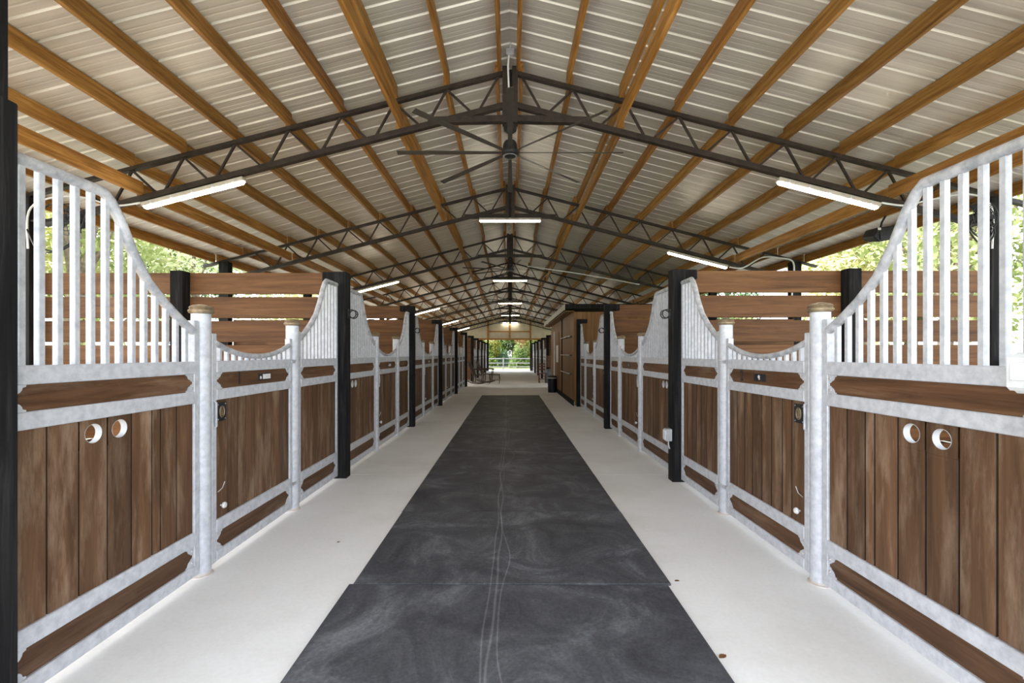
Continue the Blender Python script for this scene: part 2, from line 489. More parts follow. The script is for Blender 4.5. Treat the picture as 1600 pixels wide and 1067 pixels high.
# ------------------------------------------------------------------ purlins and bracing timbers
PX_L = [0.13, 0.70, 1.28, 1.87, 2.45, 3.04, 3.61, 4.18, 5.02, 5.52]
PX_R = [0.11, 0.66, 1.24, 1.85, 2.45, 3.06, 3.68, 4.28, 5.02, 5.52]
spans = [(-0.6, TY[0])] + list(zip(TY[:-1], TY[1:]))
SPN = ['in the bay above the camera', 'just past the first truss'] + ['between the %s and %s trusses' % (a, b) for a, b in
       (('second', 'third'), ('third', 'fourth'), ('fourth', 'fifth'), ('fifth', 'sixth'), ('sixth', 'seventh'), ('seventh', 'eighth'), ('eighth', 'ninth'), ('ninth', 'tenth'))]
ROWN = ['ridge row', 'second row from ridge', 'third row', 'fourth row', 'fifth row', 'sixth row', 'seventh row', 'eighth row', 'column-line row', 'outermost eave row']
for sd, PX in ((-1, PX_L), (1, PX_R)):
    for k, x in enumerate(PX):
        for j, (a, b) in enumerate(spans):
            st = (0.018 if j % 2 else -0.018)
            xx = sd * (x + st)
            zb = top_z(xx) - 0.002
            m = MB()
            w = 0.020
            c = random.uniform(-0.006, 0.006)
            z_i, z_o = zb + 0.138 + SL * w, zb + 0.138 - SL * w
            m.quadbox([(xx - w, a + 0.01, zb), (xx + w, a + 0.01, zb), (xx + w + c, b - 0.01, zb), (xx - w + c, b - 0.01, zb),
                       (xx - w, a + 0.01, zb + 0.138), (xx + w, a + 0.01, zb + 0.138), (xx + w + c, b - 0.01, zb + 0.138), (xx - w + c, b - 0.01, zb + 0.138)], rt(0.7, 1.15))
            o = m.build('roof_purlin', M['purlin'], loc=(xx, a, zb))
            tag(o, 'roof purlin, %s, %s slope, %s' % (ROWN[k], sn(sd), SPN[j]), 'purlin', 'roof purlins')
    for nm, x in (('middle', 1.22), ('outer', 4.09 if sd < 0 else 4.22)):
        for j, (a, b) in enumerate(spans):
            zb = bot_z(x)
            st = 0.022 if j % 2 else -0.022
            xx = sd * (x + st)
            m = MB().box(xx - 0.021, xx + 0.021, a, b - 0.01, zb + 0.006, zb + 0.15, rt(0.85, 1.25))
            o = m.build('brace_timber', M['purlin'], loc=(xx, a, zb), bevel=0.002)
            tag(o, '%s bracing timber on the %s truss chords, %s' % (nm, sn(sd), SPN[j]), 'timber', 'bracing timbers on the truss chords')

# ------------------------------------------------------------------ trusses (one master, copied)
def truss_master():
    Y = TY[0]
    t = thing('roof_truss', '', 'truss', (0, Y, 0), 'dark steel roof trusses')
    for sd in (-1, 1):
        XE = 5.75
        MB().beam((sd * 0.02, Y, top_z(0.02) - 0.022), (sd * XE, Y, top_z(XE) - 0.022), 0.055, 0.042).build('top_chord', M['steel'], t)
        XB = 5.15
        MB().beam((sd * 0.02, Y, bot_z(0.02) - 0.032), (sd * XB, Y, bot_z(XB) - 0.032), 0.06, 0.06).build('bottom_chord', M['steel'], t)
        MB().beam((sd * 0.02, Y, 3.955), (sd * 0.86, Y, 3.935), 0.07, 0.07).build('collar', M['steel'], t)
        tops = [0.13, 0.70, 1.28, 1.87, 2.45, 3.04, 3.61, 4.18, 4.77]
        for k in range(len(tops)):
            xt = tops[k]
            if k > 0:   # towards the centre
                xb = tops[k - 1] + 0.30
                MB().beam((sd * xt, Y, top_z(xt) - 0.035), (sd * xb, Y, bot_z(xb) - 0.01), 0.022, 0.022).build('web_rod', M['steel'], t)
            if k < len(tops) - 1:
                xb = tops[k] + 0.21
                MB().beam((sd * xt, Y, top_z(xt) - 0.035), (sd * xb, Y, bot_z(xb) - 0.01), 0.022, 0.022).build('web_rod', M['steel'], t)
    MB().box(-0.085, -0.022, Y - 0.05, Y + 0.05, 3.90, 4.52).box(0.022, 0.085, Y - 0.05, Y + 0.05, 3.90, 4.52).box(-0.03, 0.03, Y + 0.02, Y + 0.04, 3.90, 4.52).build('king_post', M['steel'], t)
    return t
TORD = ['first and nearest', 'second', 'third', 'fourth', 'fifth', 'sixth', 'seventh', 'eighth', 'ninth', 'tenth and farthest']
tr = truss_master()
kids = list(tr.children)
for i, Y in enumerate(TY):
    r = tr if i == 0 else tr.copy()
    if i:
        COL.objects.link(r); r.location = (0, Y, 0)
        for c in kids:
            d = c.copy(); COL.objects.link(d); d.parent = r
    r['label'] = 'dark steel open-web roof truss over the aisle, %s of the row' % TORD[i]

# columns at the outer line
for sd, nm in ((-1, 'left'), (1, 'right')):
    for i, Y in enumerate(TY):
        x = sd * 5.34
        m = MB().box(x - 0.09, x + 0.09, Y - 0.07, Y + 0.07, -0.05, 3.08, 1.0)
        o = m.build('roof_column', M['black'], loc=(x, Y, 0), bevel=0.004)
        tag(o, 'dark square column carrying the %s end of the %s roof truss' % (nm, TORD[i].split(' and')[0]), 'column', 'outer roof columns')

# ------------------------------------------------------------------ stall fronts
def sbox(m, sd, w0, w1, y0, y1, z0, z1, tone=1.0):
    return m.box(wx(sd, w0), wx(sd, w1), y0, y1, z0, z1, tone)

def joint(m):      # darker tongue-and-groove edges of a plank
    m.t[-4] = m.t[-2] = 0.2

def planks(m, sd, y0, y1, z0, z1, n, holes=()):
    """upright planks with small gaps; holes: (y, z, r) drilled through"""
    ws = [random.uniform(0.8, 1.2) for _ in range(n)]
    tot = sum(ws); ws = [(y1 - y0) * w / tot for w in ws]
    if holes:   # even widths so that a hole sits in a plank
        ws = [(y1 - y0) / n] * n
    if n == 8 and holes:
        ws = [1.05, 1.0, 1.02, 0.98, 0.94, 0.42, 0.86, 0.95]; ws = [(y1 - y0) * q / sum(ws) for q in ws]
    y = y0; out = []
    for i, w in enumerate(ws):
        a, b = y + 0.0035, y + w - 0.0035
        t = rt(0.72, 1.28)
        hs = [h for h in holes if a < h[0] < b]
        if not hs:
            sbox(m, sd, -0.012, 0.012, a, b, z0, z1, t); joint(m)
        else:
            hy, hz, r = hs[0]
            hw = (b - a) / 2; cy = (a + b) / 2
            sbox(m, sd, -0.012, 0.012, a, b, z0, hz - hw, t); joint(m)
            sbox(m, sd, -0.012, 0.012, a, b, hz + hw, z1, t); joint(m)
            N = 24; o = len(m.v)
            for wv in (-0.012, 0.012):
                for k in range(N):
                    an = 2 * math.pi * k / N; c, s_ = math.cos(an), math.sin(an)
                    q = max(abs(c), abs(s_))
                    m.v.append((wx(sd, wv), cy + c / q * hw, hz + s_ / q * hw))
                for k in range(N):
                    an = 2 * math.pi * k / N
                    m.v.append((wx(sd, wv), cy + math.cos(an) * r, hz + math.sin(an) * r))
            for k in range(N):
                k2 = (k + 1) % N
                m.f.append([o + k, o + k2, o + N + k2, o + N + k]); m.t.append(t)
                m.f.append([o + 2 * N + k, o + 3 * N + k, o + 3 * N + k2, o + 2 * N + k2]); m.t.append(t)
                m.f.append([o + N + k, o + N + k2, o + 3 * N + k2, o + 3 * N + k]); m.t.append(t)
            out.append(cy)
        y += w
    return out

def bracket(sd, ys, dirn, z0, z1, t, parent):
    """scalloped corner plate covering a plank end; dirn=+1 grows to +y"""
    h = z1 - z0; e = 0.062
    half = [(0, 0), (e, 0), (e, 0.07), (0.8 * e, 0.10), (0.74 * e, 0.2), (0.62 * e, 0.28), (0.40 * e, 0.34), (0.32 * e, 0.40), (0.12 * e, 0.43), (0.10 * e, 0.5)]
    pts = half + [(a, 1 - b) for a, b in half[-2::-1]]
    A = [(wx(sd, 0.0185), ys + dirn * a, z0 + b * h) for a, b in pts]
    Bk = [(wx(sd, 0.0125), ys + dirn * a, z0 + b * h) for a, b in pts]
    o = MB().prism(A, Bk).build('corner_bracket', M['galv'], parent)
    for fz in (0.2, 0.8):
        b = MB().lathe([(0.008, 0.0), (0.008, 0.004), (0.004, 0.007)], (wx(sd, 0.0185), ys + dirn * 0.018, z0 + fz * h), 8, 'x')
        if sd > 0:
            b = MB().lathe([(0.004, -0.007), (0.008, -0.004), (0.008, 0.0)], (wx(sd, 0.0185), ys + dirn * 0.018, z0 + fz * h), 8, 'x')
        b.build('bolt', M['rod'], o)

Z = dict(b0=0.035, b1=0.10, r3a=0.218, r3b=0.298, r2a=1.065, r2b=1.135, r1a=1.24, r1b=1.315)

SW = [(0, 2.112), (0.035, 2.085), (0.09, 2.01), (0.162, 1.875), (0.256, 1.742), (0.382, 1.635), (0.50, 1.555), (0.605, 1.495)]
def swoop_z(t):
    if t <= 0: return 2.112
    for (a, za), (b, zb) in zip(SW[:-1], SW[1:]):
        if t <= b: return za + (zb - za) * (t - a) / (b - a)
    return SW[-1][1]

def front_piece(sd, y0, y1, kind, lvl, holes=False, label='', number=None, wear=False):
    """kind: 'near' black post at y0, 'far' black post at y1, 'door'"""
    if kind == 'door':
        root = thing('stall_door', label, 'stall door', (wx(sd, 0), (y0 + y1) / 2, 0), 'stall doors')
    else:
        root = thing('stall_front_panel', label, 'stall panel', (wx(sd, 0), (y0 + y1) / 2, 0), 'stall front panels')
    sw = 0.045
    fr = MB()
    bv = 0.004 if lvl < 2 else 0
    if kind == 'door':
        za = zb = 1.49
    elif kind == 'near':
        za, zb = 2.22 if y0 < 2.2 else 2.12, 1.56
    else:
        za, zb = 1.56, 2.12
    sbox(fr, sd, -0.022, 0.022, y0, y0 + sw, 0.03, za); sbox(fr, sd, -0.022, 0.022, y1 - sw, y1, 0.03, zb)
    fr.build('stile_frame', M['galv'], root, bevel=bv)
    a, b = y0 + sw, y1 - sw
    for lo, hi in ((Z['b0'], Z['b1']), (Z['r3a'], Z['r3b']), (Z['r2a'], Z['r2b']), (Z['r1a'], Z['r1b'])):
        sbox(MB(), sd, -0.026, 0.026, a - 0.002, b + 0.002, lo, hi).build('rail', M['galv'], root, bevel=bv)
    # infill
    m = MB()
    hs = ()
    n = 8 if lvl == 0 and kind == 'near' else max(5, int(round((b - a) / 0.118)))
    if holes:
        w = (b - a) / n
        hs = ((a + 2.5 * w, 1.0, 0.044), (a + 3.5 * w, 1.0, 0.044))
        if n == 8: hs = ((a + 2.8 * w, 1.0, 0.044), (a + 3.9 * w, 1.0, 0.044))
    got = planks(m, sd, a, b, Z['r3b'], Z['r2a'], n, hs)
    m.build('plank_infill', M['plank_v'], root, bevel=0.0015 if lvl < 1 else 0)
    if lvl < 3:
        for cy in got:
            prof = [(0.0438, -0.018), (0.0438, 0.0126), (0.0425, 0.0126), (0.0425, -0.018)]
            if sd > 0: prof = [(r, -h) for r, h in prof]
            t = MB(); N = 24; o = 0
            for r, h in prof:
                for k in range(N):
                    an = 2 * math.pi * k / N
                    t.v.append((XL + h if sd < 0 else XR + h, cy + math.cos(an) * r, 1.0 + math.sin(an) * r))
            for i in range(4):
                for k in range(N):
                    k2 = (k + 1) % N; i2 = (i + 1) % 4
                    t.f.append([i * N + k, i * N + k2, i2 * N + k2, i2 * N + k]); t.t.append(1)
            t.build('vent_ring', M['pvc'], root, smooth=True)
    sbox(MB(), sd, -0.012, 0.012, a, b, Z['r2b'], Z['r1a'], rt(0.9, 1.1)).build('upper_plank', M['plank_y'], root, bevel=0.002 if lvl < 1 else 0)
    sbox(MB(), sd, -0.012, 0.012, a, b, Z['b1'], Z['r3a'], rt(0.75, 0.95)).build('lower_plank', M['plank_y'], root, bevel=0.002 if lvl < 1 else 0)
    if lvl < 2:
        for lo, hi in ((Z['r2b'], Z['r1a']), (Z['b1'], Z['r3a'])):
            bracket(sd, a, 1, lo, hi, 0.03, root); bracket(sd, b, -1, lo, hi, 0.03, root)
    # grille
    zr = Z['r1b']
    if kind == 'door':
        def curve(y):
            u = (y - a) / (b - a)
            return 1.435 - 0.092 * (1 - (2 * u - 1) ** 2) ** 0.9 if 0 < u < 1 else 1.435
        pts = [(wx(sd, 0.01), a + (b - a) * i / 18 - (0.012 if i == 0 else 0) + (0.012 if i == 18 else 0), curve(a + (b - a) * i / 18)) for i in range(19)]
        nb = 12
    else:
        if kind == 'near':
            def curve(y): return swoop_z(y - (b - 0.60))
            seq = [a - 0.03, b - 0.60] + [b - 0.60 + t for t, _ in SW[1:]]
        else:
            def curve(y): return swoop_z((a + 0.60) - y)
            seq = [b + 0.03, a + 0.60] + [a + 0.60 - t for t, _ in SW[1:]]
        pts = [(wx(sd, 0.010), y, curve(y)) for y in seq]
        nb = max(9, int(round((b - a) / 0.0745)) - 1)
    rad = 0.024 if kind != 'door' else 0.019
    MB().tube(pts, rad, 12 if lvl < 2 else 6).build('top_pipe', M['tube'], root, smooth=True)
    allb = MB()
    for i in range(nb):
        yy = a + (b - a) * (i + 0.7) / (nb + 0.4)
        tz = curve(yy) - 0.008
        if tz - zr < 0.01: tz = zr + 0.02
        m = allb if lvl >= 2 else MB()
        bw = 0.0125 if kind != 'door' else 0.0115
        sbox(m, sd, -0.0105, 0.0145, yy - bw, yy + bw, zr - 0.004, tz)
        if lvl < 2: m.build('bar', M['galv'], root, bevel=0.002 if lvl < 1 else 0)
    if lvl >= 2: allb.build('bar_grille', M['galv'], root)
    # door hardware
    if kind == 'door' and lvl < 3:
        zc = (Z['r2b'] + Z['r1a']) / 2
        f = wx(sd, 0.013); g = wx(sd, 0.019)
        yl = a + 0.075 if True else b - 0.075
        # latch plate by the near stile on both sides
        ly0, ly1 = a + 0.005, a + 0.105
        lp = sbox(MB(), sd, 0.012, 0.019, ly0, ly1, 0.925, 1.045).build('latch_plate', M['plate'], root, bevel=0.002)
        lt = MB()
        N = 16; cyy, czz = (ly0 + ly1) / 2, 0.985
        lt.tube([(wx(sd, 0.022), cyy + 0.024 * math.cos(2 * math.pi * k / N), czz + 0.036 * math.sin(2 * math.pi * k / N)) for k in range(N + 1)], 0.0032, 6)
        lt.build('latch_ring', M['brass'], lp)
        if lvl < 2:
            sbox(MB(), sd, 0.0185, 0.021, cyy - 0.016, cyy + 0.016, 0.957, 1.013).build('thumb_plate', M['brass'], lp, bevel=0.004)
            for yy, zz in ((ly0 + .012, .937), (ly1 - .012, .937), (ly0 + .012, 1.033), (ly1 - .012, 1.033)):
                MB().lathe([(0.005, -0.001), (0.005, 0.001)], (wx(sd, 0.020), yy, zz), 8, 'x').build('screw', M['rod'], lp)
        # handle on near stile, door stop knob at the bottom near corner
        MB().tube([(wx(sd, 0.022), y0 + 0.018, 1.06), (wx(sd, 0.036), y0 + 0.018, 1.05), (wx(sd, 0.036), y0 + 0.018, 0.90), (wx(sd, 0.022), y0 + 0.018, 0.89)], 0.007, 8).build('handle', M['tube'], root, smooth=True)
        kb = MB().lathe([(0.006, 0.0), (0.006, 0.012), (0.018, 0.016), (0.021, 0.024), (0.016, 0.033), (0.004, 0.036)] if sd < 0 else
                        [(0.004, -0.036), (0.016, -0.033), (0.021, -0.024), (0.018, -0.016), (0.006, -0.012), (0.006, 0.0)], (wx(sd, 0.012), a + 0.055, 0.375), 14, 'x')
        kb.build('door_stop', M['ivory'], root, smooth=True)
        MB().tube([(wx(sd, 0.016), a + 0.02, 0.47), (wx(sd, 0.02), a + 0.06, 0.485), (wx(sd, 0.02), a + 0.085, 0.52)], 0.0035, 6).build('wire_keeper', M['rod'], root)
        # name plate
        if sd < 0: py0, py1 = a + 0.50, a + 0.68
        else: py0, py1 = a + 0.44, a + 0.60
        npl = sbox(MB(), sd, 0.012, 0.017, py0, py1, zc - 0.027, zc + 0.027).build('name_plate', M['plate'], root, bevel=0.0015)
        if sd < 0:
            sbox(MB(), sd, 0.017, 0.0185, py0 + 0.06, py1 - 0.012, zc - 0.018, zc + 0.019).build('name_card', M['ivory'], npl)
            MB().lathe([(0.012, -0.0005), (0.012, 0.0015)], (wx(sd, 0.018), py0 + 0.028, zc - 0.005), 12, 'x').build('plate_button', M['ivory'], npl)
        else:
            MB().lathe([(0.012, -0.0015), (0.012, 0.0015)], (wx(sd, 0.0185), (py0 + py1) / 2 + 0.005, zc + 0.006), 12, 'x').build('plate_button', M['ivory'], npl)
            sbox(MB(), sd, 0.017, 0.0195, (py0 + py1) / 2 - 0.005, (py0 + py1) / 2 + 0.003, zc - 0.016, zc + 0.0).build('button_tail', M['ivory'], npl)
        if number:
            c = bpy.data.curves.new('door_number', 'FONT'); c.body = number; c.size = 0.12; c.extrude = 0.002; c.offset = 0.0015; c.align_x = 'CENTER'; c.align_y = 'CENTER'
            c.materials.append(M['iron'])
            o = bpy.data.objects.new('door_number', c); COL.objects.link(o); o.parent = root
            yy = (a + 0.26) if sd < 0 else (b - 0.20)
            o.location = (wx(sd, 0.0135) - root.location.x, yy - root.location.y, zc)
            o.rotation_euler = (math.pi / 2, 0, math.pi / 2 if sd < 0 else -math.pi / 2)
            o.scale = (0.75, 1, 1)
            o['label'] = 'black numeral %s' % number
    return root

def gate_post(sd, y, lvl, hinge, label):
    root = thing('gate_post', label, 'post', (wx(sd, -0.004), y, 0), 'galvanized gate posts')
    x = wx(sd, -0.006)
    MB().lathe([(0.054, 0.0), (0.054, 1.615)], (x, y, 0), 24 if lvl < 2 else 12).build('post_tube', M['galv'], root, smooth=True)
    if lvl < 1:
        MB().lathe([(0.068, 0.0), (0.066, 0.006), (0.055, 0.010), (0.0545, 0.02)], (x, y, 0), 24).build('foot_weld', M['rim'], root, smooth=True)
    MB().lathe([(0.054, 0.0), (0.064, 0.004), (0.070, 0.014), (0.070, 0.022), (0.063, 0.028), (0.062, 0.031), (0.067, 0.036), (0.062, 0.045), (0.045, 0.053), (0.02, 0.058), (0.002, 0.059)],
               (x, y, 1.606), 24 if lvl < 2 else 12).build('post_cap', M['brass'], root, smooth=True)
    if hinge and lvl < 3:
        for zz in (1.285, 0.235):
            h = MB()
            for dz in (0.0, 0.022): h.lathe([(0.059, -0.006), (0.061, 0.0), (0.059, 0.006)], (x, y, zz + dz), 20)
            h.box(wx(sd, 0.028), wx(sd, 0.04), y - 0.10, y - 0.03, zz - 0.004, zz + 0.020)
            h.build('hinge_clamp', M['tube'], root, smooth=True)

for sd, BB, GG, skip in ((-1, LB, LG, (5,)), (1, RB, RG, (3, 4, 5))):
    si = sn(sd)
    cnt = -1
    for i in range(10):
        if i in skip: continue
        cnt += 1
        g1, g2 = GG.get(i, (BB[i] + 1.32, BB[i] + 2.52))
        lvl = 0 if i == 0 else 1 if i == 1 else 2 if i < 5 else 3
        s_ord = ORD[i]
        st = '%s stall on the %s side' % ('first' if i == 0 else s_ord, si) if i < 5 else '%s stall on %s past cross aisle' % (ORD[i - 6] if i > 6 else 'first', si)
        front_piece(sd, BB[i] + 0.075, g1 - 0.058, 'near', lvl, True, 'swoop-topped panel with two round holes, camera end of ' + st)
        front_piece(sd, g1 + 0.062, g2 - 0.06, 'door', lvl, False, 'plank door with dipped galvanized top, ' + st,
                    number={(-1, 0): '1', (1, 0): '2'}.get((sd, i)))
        front_piece(sd, g2 + 0.058, BB[i + 1] - 0.075, 'far', lvl, False, 'swoop-topped panel without holes, far end of ' + st)
        gate_post(sd, g1, lvl, False, 'round brass-capped post at near side of door, ' + st)
        gate_post(sd, g2, lvl, True, 'round brass-capped hinge post at far side of door, ' + st)
    for i in range(11):
        y = BB[i]
        lab = 'black stained timber post at the aisle edge, %s side, %s from the camera' % (si, ORD[i])
        if sd > 0 and i in (4,): continue
        root = thing('timber_post', lab, 'post', (wx(sd, 0), y, 0), 'black aisle posts')
        if i == 0:
            m = MB(); sbox(m, sd, -0.03, 0.11, y - 0.07, y + 0.07, -0.02, 2.27); m.build('post_shaft', M['black'], root, bevel=0.005)
            m = MB(); sbox(m, sd, -0.03, 0.08, y - 0.07, y + 0.065, 2.27, top_z(1.9) + 0.0); m.build('upper_shaft', M['black'], root, bevel=0.005)
        else:
            m = MB(); sbox(m, sd, -0.03, 0.11, y - 0.07, y + 0.07, -0.02, 2.26); m.build('post_shaft', M['black'], root, bevel=0.005)
            m = MB(); sbox(m, sd, -0.16, -0.031, y - 0.05, y + 0.05, 2.16, 2.26); m.build('cross_block', M['black'], root, bevel=0.004)

# ------------------------------------------------------------------ partitions between the stalls
def partition(sd, y, i, tight, name_l):
    root = thing('stall_partition', name_l, 'partition', (sd * 3.6, y, 0), 'plank partitions between stalls')
    xi, xo = wx(sd, -0.05), sd * 5.24
    z = 2.27; k = 0
    while z > 0.25:
        gap = 0.034 if not tight else (0.03 if k == 0 else 0.004)
        h = 0.236
        m = MB().box(xi, xo, y + 0.075, y + 0.113, z - h, z, rt(0.85, 1.15))
        m.build('board', M['board_x'], root, bevel=0.003 if i < 3 else 0)
        z -= h + gap; k += 1
    xm = sd * (3.66 if sd < 0 else 3.68)
    MB().box(xm - 0.07, xm + 0.07, y - 0.05, y + 0.074, 0, 2.275).build('middle_post', M['black'], root, bevel=0.004)
PL = ['first', 'second', 'third', 'fourth', 'fifth', 'sixth', 'seventh', 'eighth', 'ninth', 'tenth']
for sd, BB in ((-1, LB), (1, RB)):
    for i in range(1, 11):
        if sd > 0 and i in (3, 4, 5): continue
        nm = 'horizontal brown plank partition, %s from the camera on the %s side' % (PL[i - 1], sn(sd))
        partition(sd, BB[i], i, i > 1, nm)
    # outer stall walls
    for i in range(10):
        if i == 5: continue
        root = thing('outer_stall_wall', 'low plank outer wall of the %s stall bay on the %s side' % (PL[i], sn(sd)), 'wall', (sd * 5.34, BB[i], 0), 'outer stall walls')
        for k in range(5):
            MB().box(sd * 5.36, sd * 5.40, LB[i] + 0.08, LB[i + 1] - 0.08, 0.03 + k * 0.26, 0.03 + k * 0.26 + 0.24, rt()).build('board', M['board_y'], root)

# ------------------------------------------------------------------ lights
def tube_light(x, Y, slope, label):
    t = thing('tube_light', label, 'light', (x, Y, 0), 'linear tube lights')
    L = 1.16
    if slope == 0: zc = 3.885; ax = Vector((1, 0, 0))
    else:
        zc = bot_z(x) - 0.105; ax = Vector((1, 0, -SL * (1 if x > 0 else -1))).normalized()
    c = Vector((x, Y, zc)); up = Vector((0, 1, 0)).cross(ax) * -1
    if up.z < 0: up = -up
    a, b = c - ax * L / 2, c + ax * L / 2
    MB().beam(a, b, 0.085, 0.045, up=up).build('housing', M['fascia'], t, bevel=0.008)
    d = MB().tube([a - up * 0.022 + ax * .01, a - up * 0.026 + ax * .03, b - up * 0.026 - ax * .03, b - up * 0.022 - ax * .01], [0.015, 0.028, 0.028, 0.015], 12)
    d.build('diffuser', M['tube_on'], t, smooth=True)
    for k in range(5):
        p = a + ax * L * (0.1 + 0.2 * k)
        MB().beam(p - up * 0.02, p + up * 0.012, 0.09, 0.018, up=ax).build('clip', M['pvc'], t)
for k in (0, 2, 4, 6, 8): tube_light(-3.50, TY[k] - 0.0, 1, 'lit tube light under the left arm of the %s truss' % PL[k])
for k in (0, 1, 4, 6, 8): tube_light(3.52, TY[k], 1, 'lit tube light under the right arm of the %s truss' % PL[k])
for k in (1, 3, 5, 7, 9): tube_light(0.0, TY[k], 0, 'lit tube light under the centre of the %s truss' % PL[k])

# ------------------------------------------------------------------ ceiling fans
def fan(Y, label, rot=0.0, master=None):
    t = thing('ceiling_fan', label, 'fan', (0, Y, 3.57), 'large ceiling fans')
    MB().lathe([(0.03, 0.0), (0.07, 0.03), (0.075, 0.07), (0.05, 0.10), (0.02, 0.11)], (0, Y, 3.80), 20).build('canopy', M['iron'], t, smooth=True)
    MB().lathe([(0.025, 0.0), (0.025, 0.16)], (0, Y, 3.67), 12).build('down_rod', M['iron'], t, smooth=True)
    MB().lathe([(0.02, -0.055), (0.05, -0.052), (0.095, -0.03), (0.10, 0.0), (0.085, 0.03), (0.075, 0.09), (0.06, 0.12), (0.03, 0.13)], (0, Y, 3.59), 28).build('motor', M['iron'], t, smooth=True)
    MB().lathe([(0.075, -0.004), (0.08, 0.0), (0.066, 0.004)], (0, Y, 3.548), 28).build('trim_ring', M['rod'], t, smooth=True)
    for k in range(8):
        an = rot + 2 * math.pi * k / 8
        d = Vector((math.cos(an), math.sin(an), 0)); r = Vector((-d.y, d.x, 0)); c = Vector((0, Y, 3.585))
        m = MB()
        tl = 0.010
        P = []
        for rr, hw, tz in ((0.08, 0.016, 0.003), (0.35, 0.022, 0.006), (0.8, 0.028, 0.008), (1.25, 0.032, 0.008)):
            P.append([c + d * rr - r * hw - Vector((0, 0, tz)), c + d * rr + r * hw + Vector((0, 0, tz)), c + d * rr + r * hw + Vector((0, 0, tz + 0.005)), c + d * rr - r * hw - Vector((0, 0, tz - 0.005))])
        for A, Bb in zip(P[:-1], P[1:]): m.quadbox(A + Bb)
        m.build('blade', M['blade'], t)
for k, r in ((0, 0.0), (2, 0.2), (4, 0.4), (6, 0.1), (8, 0.3)):
    fan(TY[k], 'dark ceiling fan with long thin blades hanging below the %s truss' % PL[k], r)

# junction box and conduit above the nearest fan
t = thing('junction_box', 'grey junction box with white cable at the roof ridge above nearest fan', 'electrical box', (0, 5.0, 4.6))
MB().box(-0.045, 0.045, 4.92, 4.96, 4.56, 4.63).build('box_body', M['pvc'], t, bevel=0.004)
MB().tube([(0.0, 4.93, 4.63), (0.02, 4.8, 4.66), (0.05, 4.6, 4.66)], 0.008, 8).build('cable', M['white'], t, smooth=True)
MB().tube([(-0.012, 4.94, 4.56), (-0.022, 4.96, 4.45), (-0.012, 5.03, 4.2), (-0.015, 5.03, 3.95), (-0.012, 5.03, 3.90)], 0.010, 8).build('drop_cable', M['white'], t, smooth=True)

# ------------------------------------------------------------------ tack room on the right
t = thing('tack_room', 'enclosed wooden tack room with pale fascia on the right of the aisle', 'room', (1.7, 15.4, 0))
tx = 1.67
m = MB()
yy = 12.05
while yy < 18.78:
    e = min(yy + 0.203, 18.80); m.box(tx, tx + 0.02, yy, e - 0.004, 0.12, 2.46, rt(0.9, 1.1)); yy += 0.203
m.build('front_siding', M['ply'], t)
m = MB(); x = 1.69
while x < 5.2:
    e = min(x + 0.203, 5.22); m.box(x, e - 0.004, 12.03, 12.05, 0.02, 2.46, rt(0.9, 1.1)); m.box(x, e - 0.004, 18.80, 18.82, 0.02, 2.46, rt(0.9, 1.1)); x += 0.203
m.build('end_siding', M['ply'], t)
MB().box(tx - 0.02, tx + 0.0, 12.02, 18.86, 0.0, 0.14).build('kick_board', M['black'], t)
MB().box(tx - 0.025, tx - 0.001, 14.70, 14.78, 0.14, 2.46).build('door_trim', M['black'], t)
MB().box(tx - 0.03, tx - 0.001, 17.20, 17.32, 0.05, 2.2).build('white_jamb', M['white'], t)
MB().box(tx - 0.02, tx - 0.001, 15.6, 16.6, 0.14, 2.1, 0.8).build('tack_door', M['ply'], t)
MB().box(1.42, 5.2, 11.9, 18.95, 2.62, 2.65).build('flat_roof', M['black'], t)
MB().box(1.40, 1.42, 11.9, 18.95, 2.50, 2.65).build('fascia', M['fascia'], t)
MB().box(1.43, 5.2, 11.86, 11.9, 2.53, 2.65).build('header', M['black'], t)
MB().box(1.43, tx, 11.95, 18.9, 2.46, 2.48).build('soffit', M['ply'], t)
for k, zz in enumerate((1.84, 1.33, 0.83)):
    r = thing('blanket_bar', '%s metal blanket bar on the tack room wall' % ('top', 'middle', 'bottom')[k], 'blanket bar', (tx, 13.4, zz), 'blanket bars on the tack room')
    MB().tube([(tx - 0.08, 12.4, zz), (tx - 0.08, 14.5, zz)], 0.012, 8).build('rod', M['rod'], r, smooth=True)
    for q in (12.45, 13.45, 14.45): MB().box(tx - 0.09, tx + 0.001, q - 0.02, q + 0.02, zz - 0.02, zz + 0.005).build('arm', M['iron'], r)
o = MB().box(tx - 0.026, tx - 0.021, 15.75, 16.45, 1.07, 1.66).build('notice_board', M['ivory'], loc=(tx, 16.1, 1.3)); tag(o, 'white notice sheet on the tack room door', 'notice')

# ------------------------------------------------------------------ far gable end and jambs
g0 = thing('gable_wall', 'cream metal gable end with orange pine framing over the far opening', 'wall', (0, END, 0)); g0['kind'] = 'structure'
m = MB(); x = -5.6
while x < 5.6:
    e = min(x + 0.2286, 5.6)
    za, zb = 4.64 - SL * abs(x), 4.64 - SL * abs(e)
    if x < 0 < e: za = zb = 4.6
    m.prism([(x, END + 0.1, 2.56), (e - 0.02, END + 0.1, 2.56), (e - 0.02, END + 0.1, zb), (x, END + 0.1, za)],
            [(x, END + 0.105, 2.56), (e - 0.02, END + 0.105, 2.56), (e - 0.02, END + 0.105, zb), (x, END + 0.105, za)])
    m.prism([(e - 0.02, END + 0.1, 2.56), (e - 0.01, END + 0.12, 2.56), (e - 0.01, END + 0.12, zb), (e - 0.02, END + 0.1, zb)],
            [(e, END + 0.1, 2.56), (e - 0.01, END + 0.121, 2.56), (e - 0.01, END + 0.121, zb), (e, END + 0.1, zb)])
    x += 0.2286
m.build('sheeting', M['gable'], g0)
MB().box(-5.3, 5.3, END - 0.02, END + 0.09, 2.48, 2.62).build('lower_girt', M['pine_x'], g0)
